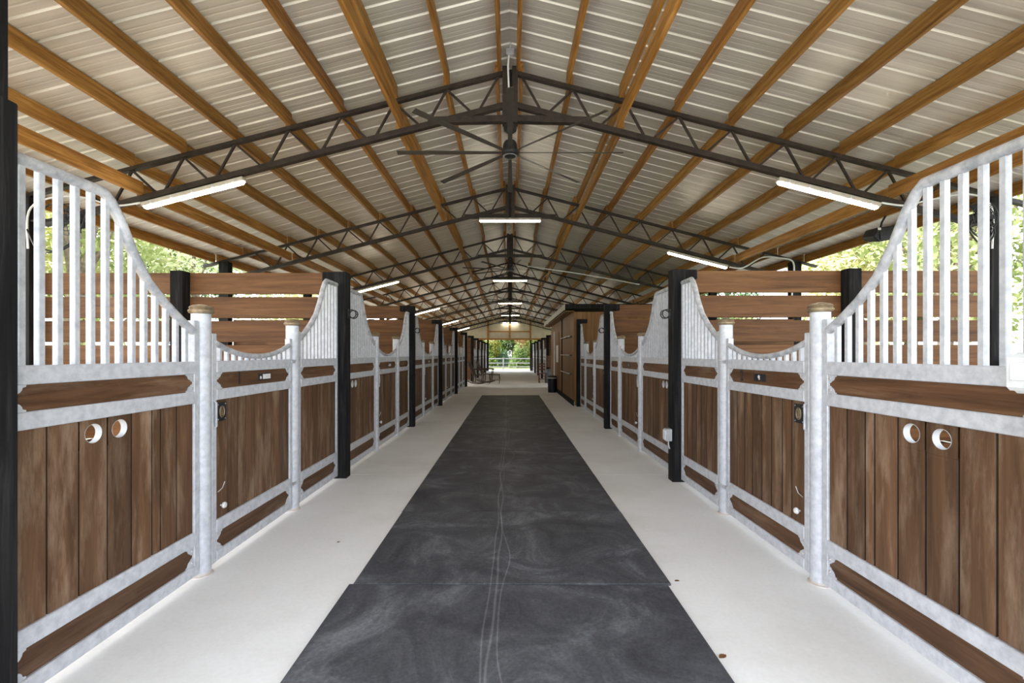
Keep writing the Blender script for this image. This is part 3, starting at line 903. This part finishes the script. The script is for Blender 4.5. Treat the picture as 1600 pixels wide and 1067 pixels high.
MB().box(-1.75, 1.62, END + 0.0, END + 0.09, 3.11, 3.21).build('upper_girt', M['pine_x'], g0)
for x in (-1.77, -0.03, 1.64): MB().box(x - 0.07, x + 0.07, END - 0.03, END + 0.09, 2.62, 4.60 - SL * abs(x) - 0.05).build('stud', M['pine_x'], g0)
for x, nm in ((-1.77, 'left'), (1.66, 'right')):
    o = MB().box(x - 0.06, x + 0.06, END - 0.03, END + 0.09, 0, 2.48).build('door_jamb', M['black'], loc=(x, END, 0))
    tag(o, 'black timber jamb at the %s of the far barn opening' % nm, 'jamb')

# ------------------------------------------------------------------ seats in the cross aisle
def rocker(x, y, yaw, label):
    t = thing('rocking_chair', label, 'chair', (x, y, 0), 'patio rocking chairs')
    t.rotation_euler = (0, 0, yaw)
    def B(): return MB()
    def P(a, b, c): return (x + a, y + b, c)          # local frame: faces +x
    for s in (-1, 1):
        q = 0.27 * s
        B().tube([P(-0.48, q, 0.14), P(-0.3, q, 0.05), P(-0.05, q, 0.015), P(0.2, q, 0.03), P(0.38, q, 0.09)], 0.022, 6).build('rocker_rail', M['wicker'], t)
        B().tube([P(0.22, q, 0.03), P(0.25, q, 0.42), P(0.27, q, 0.62)], 0.022, 6).build('leg', M['wicker'], t)
        B().tube([P(-0.24, q, 0.04), P(-0.2, q, 0.40)], 0.022, 6).build('leg', M['wicker'], t)
        B().tube([P(-0.34, q, 0.66), P(0.0, q, 0.66), P(0.25, q, 0.65), P(0.32, q, 0.62)], 0.026, 6).build('arm', M['wicker'], t)
        B().tube([P(-0.2, q, 0.38), P(-0.3, q, 0.6), P(-0.42, q, 0.85), P(-0.50, q * 0.7, 1.0)], 0.024, 6).build('back_post', M['wicker'], t)
    m = B()
    for k in range(9): m.tube([P(-0.2 + k * 0.056, -0.27, 0.40), P(-0.2 + k * 0.056, 0.27, 0.40)], 0.022, 5)
    m.tube([P(0.25, -0.27, 0.41), P(0.25, 0.27, 0.41)], 0.026, 6)
    m.build('seat', M['wicker'], t)
    m = B()
    for k in range(9):
        q = -0.24 + k * 0.06
        m.tube([P(-0.21, q, 0.42), P(-0.31, q, 0.62), P(-0.43, q, 0.86), P(-0.50, q * .8, 1.02 - q * q)], 0.016, 5)
    for k in range(6):
        f = k / 5; m.tube([P(-0.24 - 0.24 * f, -0.27, 0.50 + 0.5 * f - .03), P(-0.24 - 0.24 * f, 0.27, 0.50 + 0.5 * f - .03)], 0.016, 5)
    m.build('backrest', M['wicker'], t)
rocker(-1.42, 21.1, math.radians(-8), 'dark metal rocking chair by the left post, nearer of the two')
rocker(-1.10, 22.1, math.radians(-4), 'dark metal rocking chair behind the nearer one, farther of the two')
t = thing('side_table', 'dark low metal table beside the rocking chairs', 'table', (-0.72, 21.2, 0))
MB().box(-0.98, -0.46, 20.95, 21.45, 0.40, 0.43).build('table_top', M['wicker'], t, bevel=0.005)
for a in (-0.94, -0.50):
    for b in (20.99, 21.41):
        MB().tube([(a, b, 0.40), (a + 0.03, b, 0.2), (a, b, 0.0)], 0.014, 6).build('leg', M['wicker'], t)
m = MB()
for k in range(7): m.tube([(-0.94 + k * 0.073, 20.97, 0.40), (-0.94 + k * 0.073, 20.97, 0.16)], 0.008, 5)
m.tube([(-0.94, 20.97, 0.17), (-0.5, 20.97, 0.17)], 0.01, 5)
m.build('apron', M['wicker'], t)

# bin, barrel, blanket, wooden chair
t = thing('trash_bin', 'black round bin with pale rim beside the tack room', 'bin', (1.49, 16.3, 0))
MB().lathe([(0.13, 0.0), (0.15, 0.02), (0.165, 0.50)], (1.49, 16.3, 0), 24).build('bin_body', M['bin'], t, smooth=True)
MB().lathe([(0.168, 0.0), (0.172, 0.015), (0.168, 0.03)], (1.49, 16.3, 0.50), 24).build('rim', M['rim'], t, smooth=True)
MB().lathe([(0.166, 0.0), (0.15, 0.05), (0.05, 0.08), (0.01, 0.082)], (1.49, 16.3, 0.532), 24).build('lid', M['bin'], t, smooth=True)
t = thing('plastic_barrel', 'blue grey barrel standing under the brown blanket', 'barrel', (1.86, 21.55, 0))
MB().lathe([(0.15, 0.0), (0.17, 0.02), (0.175, 0.2), (0.165, 0.22), (0.165, 0.24), (0.175, 0.26), (0.17, 0.6), (0.15, 0.63)], (1.86, 21.55, 0), 24).build('barrel_body', M['blue'], t, smooth=True)
MB().lathe([(0.155, 0.0), (0.16, 0.01), (0.15, 0.025), (0.02, 0.03)], (1.86, 21.55, 0.632), 24).build('barrel_lid', M['blue'], t, smooth=True)
m = MB()
N = 10
for k in range(N):
    a = 1.74 + 0.26 * k / N; b = 1.74 + 0.26 * (k + 1) / N
    wz = 0.015 * math.sin(k * 1.7); wz2 = 0.015 * math.sin((k + 1) * 1.7)
    for z0, z1 in ((0.72, 1.0), (1.0, 1.28)):
        m.quadbox([(a, 21.86 + wz, z0), (b, 21.86 + wz2, z0), (b, 21.88 + wz2, z0), (a, 21.88 + wz, z0), (a, 21.88 + wz * .4, z1), (b, 21.88 + wz2 * .4, z1), (b, 21.9 + wz2 * .4, z1), (a, 21.9 + wz * .4, z1)])
o = m.build('horse_blanket', M['blanket'], loc=(1.87, 21.9, 0.7)); tag(o, 'brown blanket hanging above the blue grey barrel', 'blanket')
t = thing('wooden_chair', 'small reddish wooden chair against the black post, right of aisle', 'chair', (1.52, 21.6, 0))
for a in (1.36, 1.66):
    MB().beam((a, 21.42, 0), (a, 21.42, 0.44), 0.035, 0.035).build('leg', M['brownwood'], t)
    MB().beam((a, 21.78, 0), (a, 21.82, 0.9), 0.035, 0.035).build('leg', M['brownwood'], t)
MB().box(1.33, 1.69, 21.4, 21.8, 0.44, 0.47).build('seat', M['brownwood'], t)
for zz in (0.6, 0.74, 0.86): MB().box(1.36, 1.66, 21.79, 21.81, zz, zz + 0.06).build('back_slat', M['brownwood'], t)
MB().box(1.36, 1.66, 21.41, 21.43, 0.18, 0.21).build('stretcher', M['brownwood'], t)

# ------------------------------------------------------------------ hooks and electrics on the posts
def hook(sd, y, z, label):
    x = wx(sd, 0.11)
    t = thing('bridle_hook', label, 'hook', (x, y, z), 'bridle hooks on the posts')
    q = 1 if sd < 0 else -1
    MB().box(x - q * 0.003, x + q * 0.008, y - 0.03, y + 0.03, z - 0.05, z + 0.05).build('back_plate', M['iron'], t)
    for s in (-1, 1):
        pts = [(x + q * (0.05 + 0.045 * math.cos(a)), y + s * 0.03, z + 0.045 * math.sin(a)) for a in [math.pi * k / 8 for k in range(-7, 8)]]
        MB().tube(pts, 0.006, 6).build('hook_arm', M['iron'], t)
    MB().tube([(x + q * 0.09, y - 0.035, z), (x + q * 0.09, y + 0.035, z)], 0.005, 6).build('cross_pin', M['iron'], t)
hook(-1, LB[1], 1.80, 'black iron bridle hook on the first full black post, left side')
hook(-1, LB[2], 1.80, 'black iron bridle hook on the second left black post')
hook(1, RB[1], 1.79, 'black iron bridle hook on the nearest visible right black post')
hook(1, RB[2], 1.79, 'black iron bridle hook on the second right black post')
hook(-1, LB[4], 1.80, 'black iron bridle hook on a far left black post')

t = thing('outlet_box', 'grey outlet box low on the black post, right side', 'outlet', (wx(1, 0.06), RB[1] - 0.07, 0.5))
MB().box(wx(1, 0.108), wx(1, 0.175), RB[1] - 0.06, RB[1] + 0.03, 0.43, 0.56).build('box_body', M['pvc'], t, bevel=0.006)
MB().box(wx(1, 0.175), wx(1, 0.185), RB[1] - 0.05, RB[1] + 0.02, 0.445, 0.545).build('cover', M['white'], t, bevel=0.003)
MB().tube([(wx(1, 0.13), RB[1] - 0.0, 0.44), (wx(1, 0.13), RB[1], 0.38), (wx(1, 0.118), RB[1], 0.34)], 0.008, 6).build('cable', M['pvc'], t)
t = thing('outlet_box', 'white weatherproof outlet box at the right edge of the picture', 'outlet', (1.76, 1.54, 1.3))
MB().box(1.735, 1.808, 1.43, 1.60, 1.225, 1.365).build('box_body', M['white'], t, bevel=0.012)
MB().box(1.705, 1.735, 1.44, 1.595, 1.235, 1.36).build('cover', M['white'], t, bevel=0.012)
MB().box(1.700, 1.706, 1.49, 1.57, 1.27, 1.33).build('latch_tab', M['white'], t, bevel=0.004)

# speaker, stall fans, cables
t = thing('outdoor_speaker', 'black speaker hanging under the right eave purlin', 'speaker', (4.93, 6.2, 2.95))
for a, b in (((4.78, 6.1, 2.86), (5.08, 6.1, 2.86)),):
    MB().prism([(4.77, 6.05, 2.90), (4.85, 6.05, 2.83), (5.06, 6.05, 2.87), (5.12, 6.05, 2.95), (5.09, 6.05, 3.05), (4.83, 6.05, 3.02)],
               [(4.79, 6.28, 2.93), (4.86, 6.28, 2.88), (5.04, 6.28, 2.90), (5.10, 6.28, 2.97), (5.07, 6.28, 3.06), (4.84, 6.28, 3.04)]).build('speaker_body', M['iron'], t, bevel=0.012)
MB().prism([(4.86, 6.04, 2.86), (5.04, 6.04, 2.89), (5.05, 6.04, 2.98), (4.85, 6.04, 2.96)], [(4.86, 6.049, 2.86), (5.04, 6.049, 2.89), (5.05, 6.049, 2.98), (4.85, 6.049, 2.96)]).build('speaker_grille', M['plate'], t)
MB().tube([(4.95, 6.16, 3.04), (4.97, 6.16, 3.12), (5.02, 6.16, 3.205)], 0.012, 6).build('bracket', M['iron'], t)
MB().box(4.82, 4.86, 6.035, 6.042, 2.985, 3.015).build('badge', M['ivory'], t)

def stall_fan(sd, x, y, z, label):
    t = thing('stall_fan', label, 'fan', (x, y, z), 'clip-on stall fans')
    m = MB(); N = 24
    for r in (0.05, 0.09, 0.13, 0.17):
        m.tube([(x + r * math.cos(2 * math.pi * k / N), y - 0.05 + (0.03 if r > .15 else 0), z + r * math.sin(2 * math.pi * k / N)) for k in range(N + 1)], 0.004, 5)
    for k in range(16):
        an = 2 * math.pi * k / 16; m.tube([(x, y - 0.055, z), (x + 0.17 * math.cos(an), y - 0.02, z + 0.17 * math.sin(an)), (x + 0.17 * math.cos(an), y + 0.04, z + 0.17 * math.sin(an))], 0.003, 4)
    m.build('cage', M['iron'], t)
    for k in range(4):
        an = 2 * math.pi * k / 4 + 0.3; d = Vector((math.cos(an), 0, math.sin(an))); p = Vector((x, y, z)); r = Vector((-d.z, 0, d.x))
        MB().quadbox([p + d * .03 - r * .02, p + d * .15 - r * .07, p + d * .15 + r * .05 + Vector((0, .03, 0)), p + d * .03 + r * .02 + Vector((0, .01, 0)),
                      p + d * .03 - r * .02 + Vector((0, .004, 0)), p + d * .15 - r * .07 + Vector((0, .004, 0)), p + d * .15 + r * .05 + Vector((0, .034, 0)), p + d * .03 + r * .02 + Vector((0, .014, 0))]).build('blade', M['iron'], t)
    MB().lathe([(0.03, 0.0), (0.06, 0.02), (0.06, 0.12), (0.03, 0.14)], (x, y + 0.02, z), 16, 'y').build('motor', M['iron'], t, smooth=True)
    MB().tube([(x, y + 0.1, z), (x + sd * 0.15, y + 0.12, z + 0.05), (sd * 5.25, y + 0.1, z + 0.02)], 0.012, 6).build('bracket', M['iron'], t)
stall_fan(-1, -4.72, 4.95, 2.80, 'black stall fan with wires behind the front left grille')
stall_fan(1, 4.95, 4.85, 2.80, 'black stall fan behind the front right grille')

def cable(pts, r, mat, label):
    # smooth through points
    P = [Vector(p) for p in pts]; out = []
    for i in range(len(P) - 1):
        p0, p1, p2, p3 = P[max(i - 1, 0)], P[i], P[i + 1], P[min(i + 2, len(P) - 1)]
        for k in range(6):
            t = k / 6
            out.append(0.5 * ((2 * p1) + (p2 - p0) * t + (2 * p0 - 5 * p1 + 4 * p2 - p3) * t * t + (3 * p1 - p0 - 3 * p2 + p3) * t ** 3))
    out.append(P[-1])
    o = MB().tube(out, r, 6).build('cable', mat, loc=tuple(P[0]), smooth=True)
    return tag(o, label, 'cable')
cable([(-4.06, 5.06, 3.02), (-4.35, 5.06, 2.99), (-4.7, 5.06, 3.08), (-5.0, 5.0, 3.05), (-5.2, 4.98, 2.9), (-5.22, 4.99, 2.5)], 0.010, M['white'], 'white cable running from nearest left tube light to the column')
cable([(-4.45, 4.9, 3.0), (-4.6, 4.88, 2.6), (-4.85, 4.88, 2.45), (-5.05, 4.9, 2.6), (-4.9, 4.9, 2.95), (-4.6, 4.92, 2.75), (-4.7, 4.9, 2.5), (-5.0, 4.9, 2.45), (-5.2, 4.96, 2.7)], 0.008, M['iron'], 'coiled black wires hanging by the left stall fan')
cable([(4.08, 5.06, 3.02), (4.35, 5.06, 2.99), (4.6, 5.06, 3.05), (5.0, 5.02, 3.1), (5.2, 4.98, 2.95), (5.22, 4.99, 2.5)], 0.010, M['white'], 'white cable running from nearest right tube light to the column')
cable([(4.7, 4.85, 2.95), (4.8, 4.82, 2.65), (4.95, 4.82, 2.5), (5.1, 4.85, 2.65), (5.0, 4.86, 2.9), (4.85, 4.86, 2.7), (5.0, 4.84, 2.55), (5.2, 4.95, 2.7)], 0.008, M['iron'], 'coiled black wires hanging by the right stall fan')
cable([(4.1, 8.6, 2.98), (4.35, 8.6, 2.97), (4.7, 8.6, 3.16), (5.0, 8.55, 3.14), (5.25, 8.54, 3.05), (5.23, 8.54, 2.6), (5.23, 8.56, 2.3)], 0.014, M['white'], 'white cable looping to the second right column')
cable([(0.45, 12.09, 3.66), (1.9, 12.09, 3.45), (3.4, 12.09, 3.18)], 0.014, M['white'], 'pale straight conduit along the right arm of third truss')

# small litter
def leaf(x, y, rz, s, label, z=0.0):
    m = MB(); out = []
    for k in range(9):
        a = k / 8; w = math.sin(math.pi * a) ** 0.8 * 0.3
        out.append((a - 0.5, w, 0.12 * w))
    for k in range(8, -1, -1):
        a = k / 8; w = math.sin(math.pi * a) ** 0.8 * 0.3
        out.append((a - 0.5, -w, 0.25 * w))
    out = out[:9] + out[10:-1]
    c, q = math.cos(rz), math.sin(rz)
    A = [(x + s * (u * c - v * q), y + s * (u * q + v * c), z + 0.003 + s * w) for u, v, w in out]
    Bk = [(p[0], p[1], p[2] - 0.0015) for p in A]
    o = m.prism(A, Bk).build('dry_leaf', M['leafdry'], loc=(x, y, z)); tag(o, label, 'leaf', 'dry leaves on the floor')
leaf(0.955, 2.07, 0.5, 0.045, 'brown dry leaf beside the foreground mat, bottom right')
leaf(1.0, 2.76, 0.1, 0.03, 'small dry leaf on concrete just right of the open mat seam')
leaf(-0.90, 2.98, 1.9, 0.05, 'dark dry leaf at the left edge of the mats')
leaf(-1.24, 3.33, 0.7, 0.02, 'tiny dark leaf scrap on the left concrete strip')

# ------------------------------------------------------------------ outside: fence, trees
t = thing('pipe_fence', 'white horizontal rail fence beyond the far opening', 'fence', (0, 41, 0))
for k, zz in enumerate((0.95, 0.55, 0.22)):
    MB().box(-16, 16, 40.98, 41.03, zz - 0.05, zz + 0.05).build('fence_rail', M['fence'], t)
for k in range(13):
    x = -15.3 + k * 2.45
    MB().box(x - 0.06, x + 0.06, 40.9, 40.98, -0.06, 1.05).build('fence_post', M['fence'], t)

def tree_meshes(kind, mat, H, R, seed, nleaf=5500, ls=0.115):
    rnd = random.Random(seed)
    m = MB()
    cl = []
    for k in range(26):
        a = rnd.uniform(0, 6.28); rr = R * math.sqrt(rnd.random()) * 0.75; zz = rnd.uniform(0.28, 0.9) * H
        cl.append((math.cos(a) * rr, math.sin(a) * rr, zz, rnd.uniform(0.22, 0.42) * R))
    for k in range(nleaf):
        c = cl[k % len(cl)]
        d = Vector((rnd.gauss(0, 1), rnd.gauss(0, 1), rnd.gauss(0, 0.8))).normalized() * c[3] * rnd.uniform(0.5, 1.1)
        p = Vector(c[:3]) + d
        u = Vector((rnd.gauss(0, 1), rnd.gauss(0, 1), rnd.gauss(0, 1))).normalized()
        v = u.orthogonal().normalized()
        s = ls * rnd.uniform(0.6, 1.3)
        o = len(m.v)
        m.v += [tuple(p - u * s), tuple(p + v * s * 0.45), tuple(p + u * s), tuple(p - v * s * 0.45)]
        m.f.append([o, o + 1, o + 2, o + 3]); m.t.append(1.0)
    me_l = m.build('foliage', mat, loc=(0, 0, 0), fix=False)
    tr = MB()
    tr.tube([(0, 0, -0.1), (0.1, 0.05, H * 0.3), (-0.05, 0.1, H * 0.55), (0.1, 0, H * 0.8)], [0.22, 0.17, 0.11, 0.04], 8)
    for c in cl[:9]:
        tr.tube([(0.0, 0.05, H * 0.35), (c[0] * 0.5, c[1] * 0.5, c[2] * 0.75), (c[0], c[1], c[2])], [0.09, 0.05, 0.02], 5)
    me_t = tr.build('trunk', M['bark'], loc=(0, 0, 0))
    return me_l, me_t
protos = [tree_meshes('a', M['leaf_a'], 8, 3.2, 1), tree_meshes('b', M['leaf_b'], 7, 2.8, 2), tree_meshes('c', M['leaf_c'], 9, 3.5, 3), tree_meshes('d', M['leaf_d'], 6.5, 2.4, 4), tree_meshes('e', M['leaf_e'], 8, 3.2, 5, 6500, 0.17), tree_meshes('f', M['leaf_f'], 7, 2.8, 6, 6500, 0.17)]
used = set()
FO = ['first', 'second', 'third', 'fourth', 'fifth', 'sixth', 'seventh', 'eighth', 'ninth', 'tenth', 'eleventh', 'twelfth', 'thirteenth', 'fourteenth']
KIND = ['pale green', 'yellow green', 'dark green', 'orange brown', 'deep green', 'olive green']
def plant(k, x, y, s, where, z=0):
    t = thing('tree', '%s leafy tree %s' % (KIND[k], where), 'tree', (x, y, 0), 'trees outside the barn')
    t.rotation_euler = (0, 0, random.uniform(0, 6.28)); t.scale = (s, s, s * random.uniform(0.9, 1.1))
    for q in (0, 1):
        src = protos[k][q]
        o = src if (k, q) not in used else src.copy()
        if (k, q) in used: COL.objects.link(o)
        used.add((k, q)); o.parent = t; o.location = (0, 0, 0)
# far end
far = [(2, -8.0, 64, 1.3), (4, -3.7, 56, 0.95), (5, -4.2, 50, 0.55), (2, -1.2, 62, 1.2), (4, 0.3, 55, 0.75), (3, 1.5, 51, 0.55), (5, 3.4, 56, 0.9), (4, 7.5, 61, 1.2), (5, 4.6, 50, 0.55), (2, 12, 65, 1.3),
       (5, -2.0, 48.5, 0.42), (4, 2.9, 48.5, 0.36), (2, 5.2, 66, 1.5), (2, -4.5, 68, 1.5)]
for i, (k, x, y, s) in enumerate(far):
    plant(k, x, y, s, 'beyond the far opening, %s from the left' % FO[int(sorted([f[1] for f in far]).index(x))])
sides = [(-14, 7), (-17, 13), (-13, 19), (-18, 25), (-14, 32), (-19, 39), (-24, 16), (-23, 5), (-11.8, 12.4), (-14.5, 15.5)]
for i, (x, y) in enumerate(sides):
    plant((0, 1, 0, 2, 1, 0, 1, 1, 0, 1)[i], x, y, 1.0, 'outside the left stalls, %s from the barn front' % ORD[sorted(q[1] for q in sides).index(y)])
sides = [(12.5, 6), (15, 11), (13, 17), (17, 23), (14, 30), (18, 38), (22, 14), (20, 5.5)]
sides += [(11.8, 12.6), (14.5, 16.5)]
for i, (x, y) in enumerate(sides):
    plant((1, 0, 1, 0, 2, 1, 1, 3, 0, 1)[i], x, y, 0.95, 'outside the right stalls, %s from the barn front' % ORD[sorted(q[1] for q in sides).index(y)])
# dense shrubs behind the fence
bush = []
for q, mt in enumerate(('leaf_e', 'leaf_f', 'leaf_c')):
    rnd = random.Random(40 + q); m = MB()
    for k in range(3600):
        a = rnd.uniform(0, 6.283); el = math.acos(rnd.random()); r = rnd.uniform(0.55, 1.0) * (1 + 0.18 * math.sin(3 * a + q) + 0.12 * math.sin(5 * el))
        p = Vector((math.cos(a) * math.sin(el) * r * 1.7, math.sin(a) * math.sin(el) * r * 1.2, 0.05 + math.cos(el) * r * 2.2))
        u = Vector((rnd.gauss(0, 1), rnd.gauss(0, 1), rnd.gauss(0, 1))).normalized(); v = u.orthogonal().normalized(); sz = rnd.uniform(0.08, 0.17)
        o = len(m.v); m.v += [tuple(p - u * sz), tuple(p + v * sz * 0.5), tuple(p + u * sz), tuple(p - v * sz * 0.5)]
        m.f.append([o, o + 1, o + 2, o + 3]); m.t.append(1.0)
    bush.append(m.build('shrub', M[mt], fix=False))
for i in range(12):
    q = (0, 1, 2, 1, 0, 2, 0, 1, 2, 1, 0, 2)[i]
    o = bush[q] if i < 3 else bush[q].copy()
    if i < 3: o = bush[i]; q = i
    else: COL.objects.link(o)
    o.location = (-10.2 + i * 1.85, 46.8 + (i % 3) * 1.3, -0.05); o.rotation_euler = (0, 0, i * 1.3)
    f_ = 0.75 + 0.35 * ((i * 7) % 5) / 4; o.scale = (f_, f_, f_)
    tag(o, '%s shrub behind the far rail fence, %s from the left' % (('deep green', 'olive green', 'dark green')[q], FO[i]), 'shrub', 'shrubs behind the fence')

for o in list(bpy.data.objects):
    if '_w' in o: del o['_w']
